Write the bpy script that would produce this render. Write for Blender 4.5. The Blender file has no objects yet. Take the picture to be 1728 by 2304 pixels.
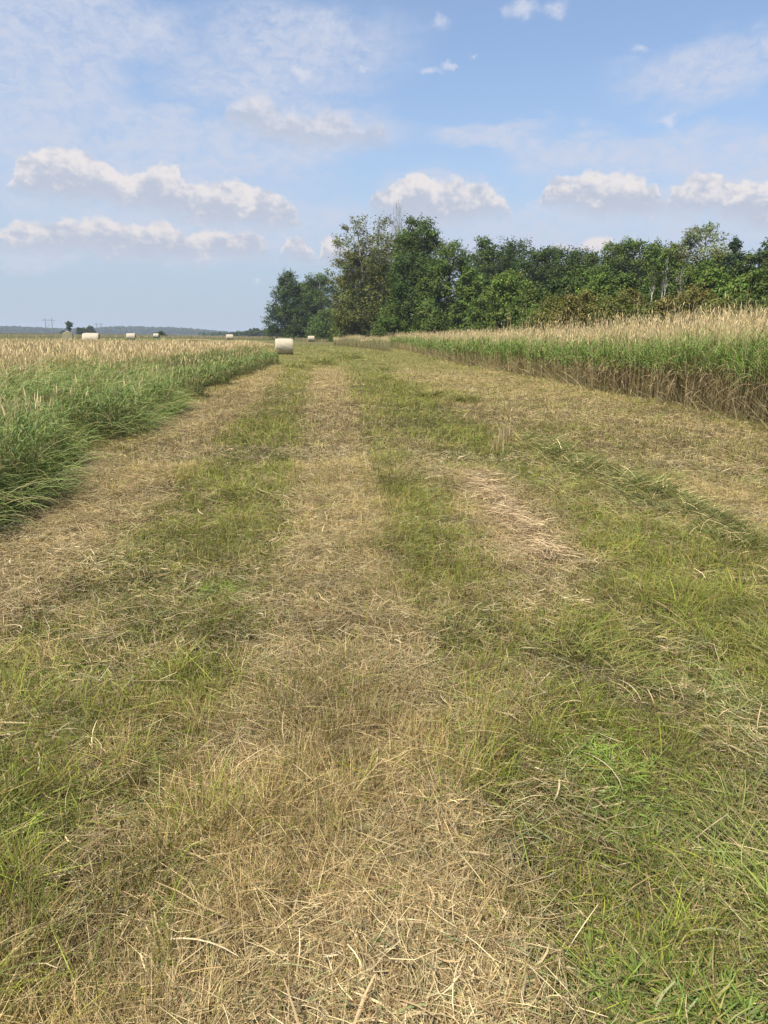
import bpy, math, random
import numpy as np
from mathutils import Matrix, Vector
R_ = math.radians
rng = np.random.default_rng(11)
random.seed(5)
PI = math.pi

# ------------------------------------------------------------------ camera
CAM_H = 1.65
FPX = 1536.0                    # focal length in pixels of the 1728 x 2304 photograph
PITCH, ROLL = R_(14.42), R_(0.6)
fwd = np.array([0, math.cos(PITCH), -math.sin(PITCH)])
up0 = np.array([0, math.sin(PITCH), math.cos(PITCH)])
rt0 = np.array([1.0, 0, 0])
rt = rt0*math.cos(ROLL)+up0*math.sin(ROLL)
up = -rt0*math.sin(ROLL)+up0*math.cos(ROLL)
sc = bpy.context.scene
cam_d = bpy.data.cameras.new('camera')
cam = bpy.data.objects.new('camera', cam_d)
sc.collection.objects.link(cam)
cam.matrix_world = Matrix(((rt[0], up[0], -fwd[0], 0), (rt[1], up[1], -fwd[1], 0), (rt[2], up[2], -fwd[2], CAM_H), (0, 0, 0, 1)))
cam_d.sensor_fit = 'VERTICAL'
cam_d.sensor_height = 36.0
cam_d.lens = FPX/2304*36.0
cam_d.clip_start = 0.05
cam_d.clip_end = 20000
sc.camera = cam

# ------------------------------------------------------------------ light
SUN_EL, SUN_AZ = R_(58), R_(224)      # azimuth clockwise from +Y: behind the camera, to the left
sdir = Vector((math.sin(SUN_AZ)*math.cos(SUN_EL), math.cos(SUN_AZ)*math.cos(SUN_EL), math.sin(SUN_EL)))
sl = bpy.data.lights.new('sun', 'SUN')
sl.energy = 4.9
sl.angle = R_(0.8)
sl.color = (1.0, 0.93, 0.82)
so = bpy.data.objects.new('sun', sl)
sc.collection.objects.link(so)
so.rotation_euler = sdir.to_track_quat('Z', 'Y').to_euler()
sc.view_settings.view_transform = 'Standard'
sc.view_settings.look = 'None'
sc.view_settings.gamma = 1
sc.view_settings.exposure = 0.68

# ------------------------------------------------------------------ pixel -> direction / ground helpers (photo measured in a 1659-wide view)
K = 1728/1659.0
def ray(u, v):
    d = fwd*FPX+rt*(u*K-864)-up*(v*K-1152)
    return d/np.linalg.norm(d)
def at(u, v, z=0.0):
    d = ray(u, v)
    t = (CAM_H-z)/-d[2]
    return np.array([d[0]*t, d[1]*t])
def azel(u, v):
    d = ray(u, v)
    return math.atan2(d[0], d[1]), math.asin(d[2])
def place(u, dist, v=725):
    """point at ground distance dist along the bearing of column u"""
    d = ray(u, v)
    h = math.hypot(d[0], d[1])
    return d[0]/h*dist, d[1]/h*dist
def zat(u, v, dist):
    d = ray(u, v)
    return CAM_H+d[2]/math.hypot(d[0], d[1])*dist

# ------------------------------------------------------------------ world: sky with clouds
class NT:
    def __init__(s, nt): s.nt = nt
    def n(s, typ, **kw):
        o = s.nt.nodes.new(typ)
        for k, v in kw.items():
            if k == 'ins':
                for a, b in v.items():
                    if hasattr(b, 'is_output') or hasattr(b, 'is_linked'): s.nt.links.new(b, o.inputs[a])
                    else: o.inputs[a].default_value = b
            else: setattr(o, k, v)
        return o
    def math(s, op, a, b=0.0, c=None, clamp=False):
        d = {0: a, 1: b}
        if c is not None: d[2] = c
        return s.n('ShaderNodeMath', operation=op, use_clamp=clamp, ins=d).outputs[0]
    def vec(s, op, a, b=(0, 0, 0)):
        o = s.n('ShaderNodeVectorMath', operation=op, ins={0: a, 1: b})
        return o.outputs['Value'] if op in ('LENGTH', 'DOT_PRODUCT') else o.outputs[0]
    def smooth(s, x, a, b):
        return s.n('ShaderNodeMapRange', interpolation_type='SMOOTHSTEP', ins={'Value': x, 'From Min': a, 'From Max': b}).outputs[0]
    def mix(s, f, a, b, typ='MIX'):
        o = s.n('ShaderNodeMix', data_type='RGBA', blend_type=typ)
        for i, v in ((0, f), (6, a), (7, b)):
            if hasattr(v, 'is_output') or hasattr(v, 'is_linked'): s.nt.links.new(v, o.inputs[i])
            else: o.inputs[i].default_value = v if i == 0 else tuple(v)+(1,)*(4-len(v))
        return o.outputs[2]
    def noise(s, v, scale, detail=4, rough=0.55, dist=0.0):
        return s.n('ShaderNodeTexNoise', ins={'Vector': v, 'Scale': scale, 'Detail': detail, 'Roughness': rough, 'Distortion': dist})

def field_group(name, blobs):
    """soft maximum of elliptical lobes in (azimuth, elevation)"""
    g = bpy.data.node_groups.new(name, 'ShaderNodeTree')
    g.interface.new_socket('Vector', in_out='INPUT', socket_type='NodeSocketVector')
    g.interface.new_socket('Value', in_out='OUTPUT', socket_type='NodeSocketFloat')
    N = NT(g)
    gi = g.nodes.new('NodeGroupInput'); go = g.nodes.new('NodeGroupOutput')
    acc = None
    for (u, v, ru, rv, amp) in blobs:
        a0, e0 = azel(u, v)
        a1, _ = azel(u+ru, v); _, e1 = azel(u, v-rv)
        sx, sy = 1/abs(a1-a0), 1/abs(e1-e0)
        # the tiny term makes the lobes evaluate one after another (keeps the shader stack small)
        vin = gi.outputs[0] if acc is None else N.n('ShaderNodeVectorMath', operation='MULTIPLY_ADD', ins={0: acc, 1: (1e-7, 1e-7, 0), 2: gi.outputs[0]}).outputs[0]
        q = N.n('ShaderNodeVectorMath', operation='MULTIPLY_ADD', ins={0: vin, 1: (sx, sy, 0), 2: (-a0*sx, -e0*sy, 0)}).outputs[0]
        f = N.math('MULTIPLY_ADD', N.vec('LENGTH', q), -amp, amp)
        acc = f if acc is None else N.math('MAXIMUM', acc, f)
    g.links.new(acc, go.inputs[0])
    return g

# cumulus banks: outline of tops and of bases along the horizon, as (u, v) readings
ROWS = [
 dict(top=[(-60,420),(-10,410),(25,385),(50,332),(70,322),(90,318),(130,311),(150,313),(165,321),(185,325),(200,338),(222,340),(240,356),(270,372),(300,368),(330,352),(355,347),(375,352),(388,362),(400,386),(430,396),(455,392),(470,386),(500,384),(520,390),(545,402),(570,404),(590,415),(615,428),(640,448),(655,480),(700,480),(780,480),(805,425),(822,407),(850,395),(862,388),(880,372),(905,368),(925,374),(940,386),(962,386),(985,377),(1003,380),(1010,394),(1025,394),(1045,391),(1062,398),(1080,415),(1100,440),(1120,470),(1160,470),(1172,400),(1185,385),(1210,374),(1250,374),(1275,359),(1292,362),(1305,372),(1335,368),(1360,374),(1385,371),(1400,384),(1418,400),(1430,430),(1440,430),(1450,400),(1480,388),(1500,372),(1525,368),(1548,371),(1570,388),(1590,390),(1605,384),(1630,393),(1655,390),(1690,398),(1760,400),(1850,420)],
      base=[(-60,390),(0,385),(40,392),(100,404),(200,414),(300,430),(400,446),(500,462),(600,468),(650,455),(700,440),(800,430),(820,436),(900,452),(1000,456),(1090,440),(1130,430),(1190,424),(1300,444),(1400,440),(1450,436),(1550,448),(1650,468),(1850,470)]),
 dict(top=[(-80,500),(-20,500),(5,488),(30,480),(60,475),(85,472),(105,480),(125,468),(145,465),(170,473),(190,468),(215,462),(235,468),(255,478),(290,485),(310,480),(330,472),(352,470),(372,480),(390,490),(412,502),(430,497),(455,490),(485,489),(510,498),(530,495),(560,505),(575,520),(592,545),(606,540),(616,512),(640,508),(660,514),(670,535),(682,550),(690,525),(705,514),(728,513),(746,522),(760,545),(800,560),(1140,570),(1165,535),(1200,524),(1230,534),(1250,522),(1290,513),(1320,517),(1350,545),(1500,570),(1850,570)],
      base=[(-80,510),(0,518),(100,524),(200,532),(350,546),(450,542),(570,536),(610,534),(700,556),(760,552),(1150,540),(1350,545),(1850,540)]),
 dict(top=[(400,300),(470,260),(488,232),(500,222),(520,202),(548,192),(570,198),(592,206),(605,222),(622,226),(650,238),(672,240),(690,234),(700,222),(712,222),(728,232),(745,236),(758,250),(768,268),(790,268),(803,258),(818,254),(832,264),(842,285),(870,320)],
      base=[(400,250),(490,255),(560,280),(650,300),(740,302),(840,298),(870,290)]),
]
BLOBS = [(555,606,16,10,1.0),(1443,262,30,20,.9),(650,155,44,18,.9),(925,153,34,14,.9),(978,141,26,12,.8),(1130,22,60,34,.9),(1195,15,40,30,.7),(720,55,70,40,.6),(790,148,20,9,.7),(1375,110,44,16,.6),(1020,125,14,9,.7),(955,48,30,18,.6),(690,565,50,14,.55),(1170,455,60,20,.5),(335,62,50,30,.5)]
VEIL = [(0,170,260,200,1.3),(200,60,220,90,.8),(560,170,200,60,.7),(160,300,330,110,1.0),(420,310,280,80,.9),(500,470,420,70,.75),(640,90,200,70,.6),(1060,290,135,36,1.15),(1180,312,90,22,.9),(1380,325,260,50,1.0),(1620,345,220,50,1.0),
 (930,440,170,55,1.2),(1290,450,220,55,1.2),(1600,455,200,60,1.2),(1000,520,400,60,.8),(1500,520,300,60,.8),(330,440,330,40,1.0),(250,540,350,40,.9),(1560,140,200,60,.7),(650,290,200,60,.9)]

w = bpy.data.worlds.new('World'); sc.world = w; w.use_nodes = True
for n in list(w.node_tree.nodes): w.node_tree.nodes.remove(n)
N = NT(w.node_tree)
tc = N.n('ShaderNodeTexCoord')
d = tc.outputs['Generated']
sep = N.n('ShaderNodeSeparateXYZ', ins={0: d})
az = N.math('ARCTAN2', sep.outputs[0], sep.outputs[1])
el = N.math('ARCSINE', sep.outputs[2])
p = N.n('ShaderNodeCombineXYZ', ins={0: az, 1: el}).outputs[0]
def centred(nz, k):
    return N.vec('MULTIPLY', N.vec('SUBTRACT', nz.outputs['Color'], (.5, .5, .5)), (k, k*.8, 0))
def grp(g, v):
    o = N.n('ShaderNodeGroup'); o.node_tree = g
    w.node_tree.links.new(v, o.inputs[0]); return o.outputs[0]
warp = N.vec('ADD', p, centred(N.noise(p, 38, 5, 0.66), 0.034))
sw = N.n('ShaderNodeSeparateXYZ', ins={0: warp})
A0, A1, E1 = -0.65, 0.65, 0.45
an = N.n('ShaderNodeMapRange', ins={'Value': sw.outputs[0], 'From Min': A0, 'From Max': A1}).outputs[0]
def curve(pts):
    o = N.n('ShaderNodeFloatCurve', ins={'Value': an})
    cm = o.mapping; c = cm.curves[0]
    P = []
    for (u, v) in pts:
        a, e = azel(u, v); P.append(((a-A0)/(A1-A0), max(0, min(1, e/E1))))
    P = [q for q in P if .005 < q[0] < .995]
    c.points[0].location = (0, P[0][1]); c.points[1].location = (1, P[-1][1])
    for q in P: c.points.new(*q)
    for q in c.points: q.handle_type = 'AUTO_CLAMPED'
    cm.update()
    return N.math('MULTIPLY', o.outputs[0], E1)
sky = N.n('ShaderNodeTexSky', sky_type='NISHITA', sun_disc=False, sun_elevation=SUN_EL, sun_rotation=SUN_AZ, altitude=100, air_density=1.0, dust_density=0.8, ozone_density=2.0)
SKYK = 0.115
skyc = N.vec('MULTIPLY', sky.outputs[0], (SKYK, SKYK, SKYK))
det = N.noise(N.vec('MULTIPLY', p, (1, 1.3, 1)), 34, 6, 0.62)
# high thin veil, streaked
vg = field_group('veil_field', VEIL)
Fv = grp(vg, N.vec('ADD', p, centred(N.noise(N.vec('MULTIPLY', p, (1, 2.4, 1)), 7, 4, 0.6), 0.13)))
streak = N.noise(N.vec('MULTIPLY', warp, (1, 2.3, 1)), 15, 6, 0.62)
fine = N.noise(N.vec('MULTIPLY', warp, (1, 1.8, 1)), 48, 5, 0.65)
tex = N.math('ADD', N.math('MULTIPLY', N.smooth(streak.outputs[0], 0.15, 0.60), .62), N.math('MULTIPLY', N.smooth(fine.outputs[0], .35, .62), .38))
vs = N.math('MULTIPLY', N.smooth(Fv, -0.50, 0.40), tex)
hzv = N.smooth(el, 0.36, 0.02)          # thin haze towards the horizon
c1 = N.mix(0.10, skyc, (0.36, 0.42, 0.56))
c1 = N.mix(N.math('MULTIPLY', hzv, 0.88), c1, (0.275, 0.335, 0.425))
c1 = N.mix(N.math('MULTIPLY', vs, 0.88), c1, (0.385, 0.415, 0.50))
# small soft puffs
bgp = field_group('puff_field', BLOBS)
Fb = N.math('ADD', grp(bgp, warp), N.math('MULTIPLY', N.math('SUBTRACT', det.outputs[0], .5), 1.6))
c1 = N.mix(N.math('MULTIPLY', N.smooth(Fb, 0.0, 0.9), 0.65), c1, (0.47, 0.475, 0.53))
# cumulus banks
for k, row in enumerate(ROWS):
    tp = curve(row['top']); bs_ = curve([(u, v+(26, 20, 18)[k]) for u, v in row['base']])
    ht = N.math('SUBTRACT', tp, sw.outputs[1])         # depth under the tops
    hb = N.math('SUBTRACT', sw.outputs[1], bs_)        # height above the bases
    th = N.math('SUBTRACT', tp, bs_)
    dn = N.math('SUBTRACT', det.outputs[0], 0.5)
    ea = (.0065, .0072, .016)[k]
    a_top = N.smooth(N.math('MULTIPLY_ADD', dn, .008, ht), -.001, ea)
    a_bot = N.smooth(N.math('MULTIPLY_ADD', dn, .03, hb), -.012, .020)
    a_th = N.smooth(th, 0.0, .012)
    al = N.math('MULTIPLY', N.math('MULTIPLY', a_top, a_bot), N.math('MULTIPLY', a_th, (.88, .88, .72)[k]))
    # billows: lit crowns, grey hollows and undersides
    lit = N.math('ADD', N.smooth(N.math('DIVIDE', ht, N.math('MAXIMUM', th, .01)), .95, .0), N.math('MULTIPLY', dn, 3.4))
    lit = N.smooth(lit, .18, 1.15)
    cc = N.mix(lit, (0.325, 0.352, 0.42), [(0.545, 0.51, 0.50), (.53, .495, .485), (.49, .475, .495)][k])
    c1 = N.mix(al, c1, cc)
bg = N.n('ShaderNodeBackground', ins={'Color': c1, 'Strength': 1.0})
wo = N.n('ShaderNodeOutputWorld', ins={0: bg.outputs[0]})
w.cycles.sampling_method = 'NONE'

# ------------------------------------------------------------------ noise on arrays
def vnoise(x, y, s, seed=0):
    x = np.asarray(x)/s+seed*17.31; y = np.asarray(y)/s+seed*5.77
    xi = np.floor(x).astype(np.int64); yi = np.floor(y).astype(np.int64)
    fx = x-xi; fy = y-yi
    fx = fx*fx*(3-2*fx); fy = fy*fy*(3-2*fy)
    def h(a, b):
        n = (a*374761393+b*668265263+seed*974711) & 0x7fffffff
        n = ((n ^ (n >> 13))*1274126177) & 0x7fffffff
        return ((n ^ (n >> 16)) & 0xffff)/65535.0
    return (h(xi, yi)*(1-fx)+h(xi+1, yi)*fx)*(1-fy)+(h(xi, yi+1)*(1-fx)+h(xi+1, yi+1)*fx)*fy
def fbm(x, y, s, seed=0, o=3):
    r = 0; a = 1; t = 0
    for i in range(o):
        r = r+a*vnoise(x, y, s/2**i, seed+i*3); t += a; a *= 0.55
    return r/t-0.5
def sstep(x, a, b):
    t = np.clip((x-a)/(b-a), 0, 1); return t*t*(3-2*t)

# ------------------------------------------------------------------ the ground plan
def gz(x, y):
    r = np.hypot(x, y)
    z = 0.10*fbm(x, y, 3.0, 1, 2)*sstep(r, 0, 3)+0.05*fbm(x, y, .7, 4, 2)+0.5*fbm(x, y, 60, 7, 1)*sstep(r, 30, 90)
    z = z+.35*sstep(-x, 8, 42)*sstep(y, 40, 66)+1.0*sstep(-x-0.1*y, 80, 260)
    return z

def wline(pts):
    out = []
    for (u, v, hw) in pts:
        a = at(u, v); dep = a[1]*math.cos(PITCH)+CAM_H*math.sin(PITCH)
        out.append((a[0], a[1], hw*K*dep/FPX))
    return np.array(out)
def dist_line(x, y, L):
    """distance to a world polyline divided by its half width there"""
    best = np.full(x.shape, 1e9)
    for a, b in zip(L[:-1], L[1:]):
        dx, dy = b[0]-a[0], b[1]-a[1]
        t = np.clip(((x-a[0])*dx+(y-a[1])*dy)/(dx*dx+dy*dy), 0, 1)
        dd = np.hypot(x-a[0]-t*dx, y-a[1]-t*dy)/(a[2]+(b[2]-a[2])*t)
        best = np.minimum(best, dd)
    return best
BANDS = [(wline(p), g, s) for p, g, s in (
 ([(600,788,16),(540,838,26),(470,895,45),(350,990,80),(210,1090,110),(60,1200,130),(-150,1330,160)], .04, 1.3),
 ([(655,785,16),(610,845,32),(550,930,60),(480,1060,95),(360,1230,140),(230,1420,190),(80,1650,200),(-100,1900,200)], .62, 1.0),
 ([(705,770,16),(718,880,28),(722,1000,46),(740,1150,66),(750,1300,95),(740,1500,145),(700,1750,220),(680,2000,320),(680,2400,400)], .02, 1.8),
 ([(770,830,14),(800,900,25),(850,1010,35),(920,1150,70),(1010,1330,110),(1060,1500,130),(1080,1700,130)], .50, .8),
 ([(775,785,18),(850,850,40),(930,910,60),(1060,990,70),(1200,1060,80),(1350,1180,110),(1500,1330,160),(1650,1500,200)], .72, 1.1),
 ([(1330,1450,170),(1430,1650,230),(1500,1900,260),(1560,2200,300),(1600,2500,300)], .74, 1.3),
 ([(880,775,30),(1000,815,60),(1180,860,100),(1400,930,140),(1650,1010,200)], .26, 1.4),
 ([(1150,925,40),(1280,935,60),(1450,940,60)], .42, .7),
 ([(1040,1030,40),(1110,1110,70),(1180,1210,80)], .0, 2.0),
 ([(1500,1060,70),(1650,1120,110)], .12, 1.0),
 ([(250,2100,200),(100,2000,150)], .35, .8),
)]
PILE = wline([(1035,1045,38),(1080,1100,56),(1140,1160,66),(1185,1215,56)])
RIDGE = wline([(1150,950,18),(1230,1005,24),(1330,1050,28),(1450,1105,34),(1560,1160,42),(1700,1240,55)])
RIDGE2 = wline([(1659,1330,50),(1640,1400,50),(1700,1500,60)])
RIDGE3 = wline([(1560,1500,60),(1640,1620,90),(1720,1760,110)])
def green(x, y):
    r = np.hypot(x, y)
    W = np.full(x.shape, 0.10); S = W*0.38
    for L, g, s in BANDS:
        q = dist_line(x, y, L); ww = s*np.exp(-q*q*1.1)
        W = W+ww; S = S+ww*g
    G = S/W
    G = G+(0.66-G)*sstep(r, 24, 46)*sstep(x, 9, 2)*0.9
    k = sstep(r, 3, 12)
    G = G+(0.46-0.16*k)*fbm(x, y, 1.1, 20, 3)+0.45*fbm(x, y, 0.25, 30, 2)
    G = .5+(G-.5)*1.45+.02
    G = G+0.35*fbm(x, y*0.35, 2.5, 40, 2)*k
    return np.clip(G, 0, 1)

# tall grass stands: edges as seen in the photo, turned into world positions
RE = [at(*p) for p in ((1659,925),(1500,886),(1300,850),(1150,817),(1000,788),(920,770),(875,760))]
RE = [RE[0]+(RE[0]-RE[1])*3.0]+RE+[at(835,752), at(800,746)]
RE = np.array(RE)
def poly_x(y, E):
    """x of an edge polyline (monotonic in y) at given y"""
    o = np.argsort(E[:, 1])
    return np.interp(y, E[o, 1], E[o, 0])
LE = np.array([at(*p) for p in ((-160,1190),(0,1112),(105,1072),(150,1010),(235,968),(330,925),(362,908),(358,868),(420,862),(480,835),(545,806),(580,790))])

# ------------------------------------------------------------------ object helpers
col = sc.collection
def tag(o, label=None, cat=None, group=None, kind=None):
    if label: o['label'] = label
    if cat: o['category'] = cat
    if group: o['group'] = group
    if kind: o['kind'] = kind
    return o
def empty(name, loc, rz=0):
    o = bpy.data.objects.new(name, None); o.location = loc; o.rotation_euler = (0, 0, rz); o.empty_display_size = .2
    col.objects.link(o); return o
class Geo:
    def __init__(s): s.v = []; s.f = []; s.c = []; s.n = 0
    def add(s, v, f, c):
        v = np.asarray(v, np.float32).reshape(-1, 3); f = np.asarray(f, np.int32).reshape(-1, 4)
        c = np.broadcast_to(np.asarray(c, np.float32), (len(v), 3))
        s.v.append(v); s.f.append(f+s.n); s.c.append(c); s.n += len(v)
    def build(s, name, mat, parent=None, smooth=False, rnd=None):
        v = np.concatenate(s.v); f = np.concatenate(s.f); c = np.concatenate(s.c)
        m = bpy.data.meshes.new(name)
        m.vertices.add(len(v)); m.vertices.foreach_set('co', v.ravel())
        m.loops.add(len(f)*4); m.loops.foreach_set('vertex_index', f.ravel())
        m.polygons.add(len(f)); m.polygons.foreach_set('loop_start', np.arange(len(f), dtype=np.int32)*4)
        if smooth: m.polygons.foreach_set('use_smooth', np.ones(len(f), bool))
        m.update(calc_edges=True)
        a = m.attributes.new('tint', 'FLOAT_COLOR', 'POINT')
        a.data.foreach_set('color', np.concatenate([c, np.ones((len(c), 1), np.float32)], 1).ravel())
        m.materials.append(mat)
        o = bpy.data.objects.new(name, m); col.objects.link(o)
        if parent: o.parent = parent
        return o

def ribbons(G, P, azm, L, W, th0, th1, S, c0, c1, prof=None, twist=None, dazm=None):
    n = len(P)
    L = np.broadcast_to(L, n); W = np.broadcast_to(W, n); th0 = np.broadcast_to(th0, n); th1 = np.broadcast_to(th1, n)
    side = np.stack([-np.sin(azm), np.cos(azm), np.zeros(n)], 1)
    if twist is None: twist = rng.uniform(-1.2, 1.2, n)
    pts = [P]; dirs = []
    for k in range(S):
        th = th0+(th1-th0)*((k+.5)/S)
        ak = azm if dazm is None else azm+dazm*((k+.5)/S-.5)
        d = np.stack([np.sin(th)*np.cos(ak), np.sin(th)*np.sin(ak), np.cos(th)], 1)
        dirs.append(d); pts.append(pts[-1]+d*(L/S)[:, None])
    V = np.empty((n, S+1, 2, 3)); C = np.empty((n, S+1, 2, 3))
    if prof is None: prof = [max(.12, (1-k/S)**.6) for k in range(S+1)]
    for k in range(S+1):
        d = dirs[min(k, S-1)]
        nn = np.cross(d, side)
        wd = (np.cos(twist)[:, None]*side+np.sin(twist)[:, None]*nn)*(W*prof[k]*.5)[:, None]
        V[:, k, 0] = pts[k]-wd; V[:, k, 1] = pts[k]+wd
        t = k/S
        C[:, k, :] = (c0*(1-t)+c1*t)[:, None, :]
    b = (np.arange(n)*(S+1)*2)[:, None]
    F = np.concatenate([np.stack([b[:, 0]+2*k, b[:, 0]+2*k+1, b[:, 0]+2*k+3, b[:, 0]+2*k+2], 1)[:, None] for k in range(S)], 1)
    G.add(V.reshape(-1, 3), F.reshape(-1, 4), C.reshape(-1, 3))
    return pts[-1]

def tube(G, pts, rad, sides=6, c=(.2, .2, .2)):
    pts = [np.array(p, float) for p in pts]
    rings = []
    for i, p in enumerate(pts):
        a = pts[min(i+1, len(pts)-1)]-pts[max(i-1, 0)]
        a = a/(np.linalg.norm(a)+1e-9)
        h = np.array([1., 0, 0]) if abs(a[0]) < .8 else np.array([0, 1., 0])
        s = np.cross(a, h); s /= np.linalg.norm(s); t = np.cross(a, s)
        an = np.arange(sides)*2*PI/sides
        rings.append(p+rad[i]*(np.cos(an)[:, None]*s+np.sin(an)[:, None]*t))
    V = np.concatenate(rings); F = []
    for i in range(len(pts)-1):
        for k in range(sides):
            F.append((i*sides+k, i*sides+(k+1) % sides, (i+1)*sides+(k+1) % sides, (i+1)*sides+k))
    G.add(V, F, c)

# ------------------------------------------------------------------ materials
def mat(name):
    m = bpy.data.materials.new(name); m.use_nodes = True
    for n in list(m.node_tree.nodes): m.node_tree.nodes.remove(n)
    return m, NT(m.node_tree)
def leaf_mat(name, transl=0.35, rough=0.6, spec=0.25, nscale=0, boost=1.0):
    m, N = mat(name)
    a = N.n('ShaderNodeAttribute', attribute_name='tint').outputs['Color']
    g = N.n('ShaderNodeNewGeometry')
    hs = N.n('ShaderNodeHueSaturation', ins={'Color': a, 'Value': N.math('MULTIPLY_ADD', g.outputs['Random Per Island'], 0.5, 0.75*boost)})
    bs = N.n('ShaderNodeBsdfPrincipled', ins={'Base Color': hs.outputs[0], 'Roughness': rough, 'Specular IOR Level': spec})
    tr = N.n('ShaderNodeBsdfTranslucent', ins={'Color': N.mix(1.0, hs.outputs[0], (1.1, 1.15, .8), 'MULTIPLY')})
    mx = N.n('ShaderNodeMixShader', ins={0: transl, 1: bs.outputs[0], 2: tr.outputs[0]})
    N.n('ShaderNodeOutputMaterial', ins={0: mx.outputs[0]})
    return m
M_BLADE = leaf_mat('grass_blades', .2)
M_STRAW = leaf_mat('dry_straw', .12, .55, .3)
M_LEAF = leaf_mat('tree_leaves', .3, .65, .12)
def bark_mat(name):
    m, N = mat(name)
    a = N.n('ShaderNodeAttribute', attribute_name='tint').outputs['Color']
    t = N.n('ShaderNodeTexCoord').outputs['Object']
    nz = N.noise(N.vec('MULTIPLY', t, (3, 3, 1)), 3, 5, .7).outputs[0]
    c = N.mix(N.smooth(nz, .35, .7), N.mix(1.0, a, (.45, .42, .4), 'MULTIPLY'), a)
    bmp = N.n('ShaderNodeBump', ins={'Height': nz, 'Strength': .5, 'Distance': .05})
    bs = N.n('ShaderNodeBsdfPrincipled', ins={'Base Color': c, 'Roughness': .9, 'Normal': bmp.outputs[0]})
    N.n('ShaderNodeOutputMaterial', ins={0: bs.outputs[0]})
    return m
M_BARK = bark_mat('bark')

# ground
m, N = mat('field_ground')
a = N.n('ShaderNodeAttribute', attribute_name='tint').outputs['Color']
pos = N.n('ShaderNodeNewGeometry').outputs['Position']
n1 = N.noise(pos, 38, 6, .75).outputs[0]
n2 = N.noise(pos, 2.2, 6, .65).outputs[0]
n3 = N.noise(N.vec('MULTIPLY', pos, (1, .25, 1)), 0.5, 6, .6).outputs[0]
k = N.math('MULTIPLY', N.smooth(n1, .2, .8), N.math('MULTIPLY', N.smooth(n2, .0, .9), N.smooth(n3, -.1, .9)))
c = N.mix(k, N.mix(1.0, a, (.35, .32, .28), 'MULTIPLY'), N.mix(1.0, a, (1.7, 1.65, 1.6), 'MULTIPLY'))
bmp = N.n('ShaderNodeBump', ins={'Height': n1, 'Strength': .7, 'Distance': .03})
bs = N.n('ShaderNodeBsdfPrincipled', ins={'Base Color': c, 'Roughness': .95, 'Specular IOR Level': .1, 'Normal': bmp.outputs[0]})
N.n('ShaderNodeOutputMaterial', ins={0: bs.outputs[0]})
M_GROUND = m

# ------------------------------------------------------------------ ground sheet
nr, na = 380, 640
rr = np.concatenate([[0.02], np.geomspace(.35, 6500, nr-1)])
aa = np.arange(na)*2*PI/na
RR, AA = np.meshgrid(rr, aa, indexing='ij')
X = RR*np.sin(AA); Y = RR*np.cos(AA)
Z = gz(X, Y)
Gr = green(X, Y)[..., None]
soil = np.array([.075, .055, .034]); grn = np.array([.085, .105, .03]); strw = np.array([.42, .33, .17])
base = strw*(1-Gr)+np.array([.21, .23, .065])*Gr
kf = sstep(RR, 6, 35)[..., None]
cg_ = (soil*(1-Gr*.4)+grn*Gr*.4)*(1-kf)+base*kf
# far fields: mown green, rougher olive strips, a stubble strip
far = sstep(RR, 85, 130)[..., None]
fld = np.array([.15, .185, .05])+np.zeros(X.shape+(3,))
s1 = fbm(X*.12, Y, 40, 50, 2)[..., None]
fld = fld+(np.array([.24, .20, .10])-fld)*sstep(s1, .02, .12)
rough_f = sstep(Y+0.0*X, 210, 240)[..., None]*sstep(X, 60, 20)[..., None]
fld = fld+(np.array([.10, .105, .045])-fld)*rough_f
cg_ = cg_*(1-far)+fld*far
V = np.stack([X, Y, Z], -1).reshape(-1, 3)
i, j = np.meshgrid(np.arange(nr-1), np.arange(na), indexing='ij')
F = np.stack([i*na+j, (i+1)*na+j, (i+1)*na+(j+1) % na, i*na+(j+1) % na], -1).reshape(-1, 4)
G = Geo(); G.add(V, F, cg_.reshape(-1, 3))
tag(G.build('ground', M_GROUND, smooth=True), 'mown hay field running flat to the horizon', 'ground', kind='structure')

# ------------------------------------------------------------------ mown grass
def pick(pal, n):
    pal = np.array(pal); a = pal[rng.integers(0, len(pal), n)]; b = pal[rng.integers(0, len(pal), n)]
    t = rng.random((n, 1)); return a*t+b*(1-t)
P_STRAW = [(.60,.485,.255),(.50,.39,.195),(.68,.57,.335),(.39,.285,.135),(.56,.46,.245),(.28,.195,.095),(.23,.165,.08)]
P_GREEN = [(.15,.21,.033),(.20,.25,.042),(.11,.165,.03),(.24,.265,.06),(.12,.17,.035),(.25,.33,.042)]
P_OLIVE = [(.22,.19,.065),(.28,.24,.10),(.19,.165,.05)]
P_DEEP = [(.065,.115,.035),(.085,.14,.045),(.075,.125,.05),(.11,.17,.05),(.10,.155,.06)]

def scatter(n, r0, r1, p, half=R_(42)):
    """n points, areal density falling as r^-p"""
    u = rng.random(n); e = 2-p
    r = (r0**e+u*(r1**e-r0**e))**(1/e) if abs(e) > 1e-6 else r0*(r1/r0)**u
    a = rng.uniform(-half, half, n)
    return r*np.sin(a), r*np.cos(a), r
def in_tall(x, y, marg=0.0):
    right = (x > poly_x(y, RE)+marg) & (y > RE[:, 1].min()) & (y < 150)
    xl = poly_x(y, LE)
    left = (x < xl-marg) & (y > LE[:, 1].min()) & (y < 47)
    return right | left

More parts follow.
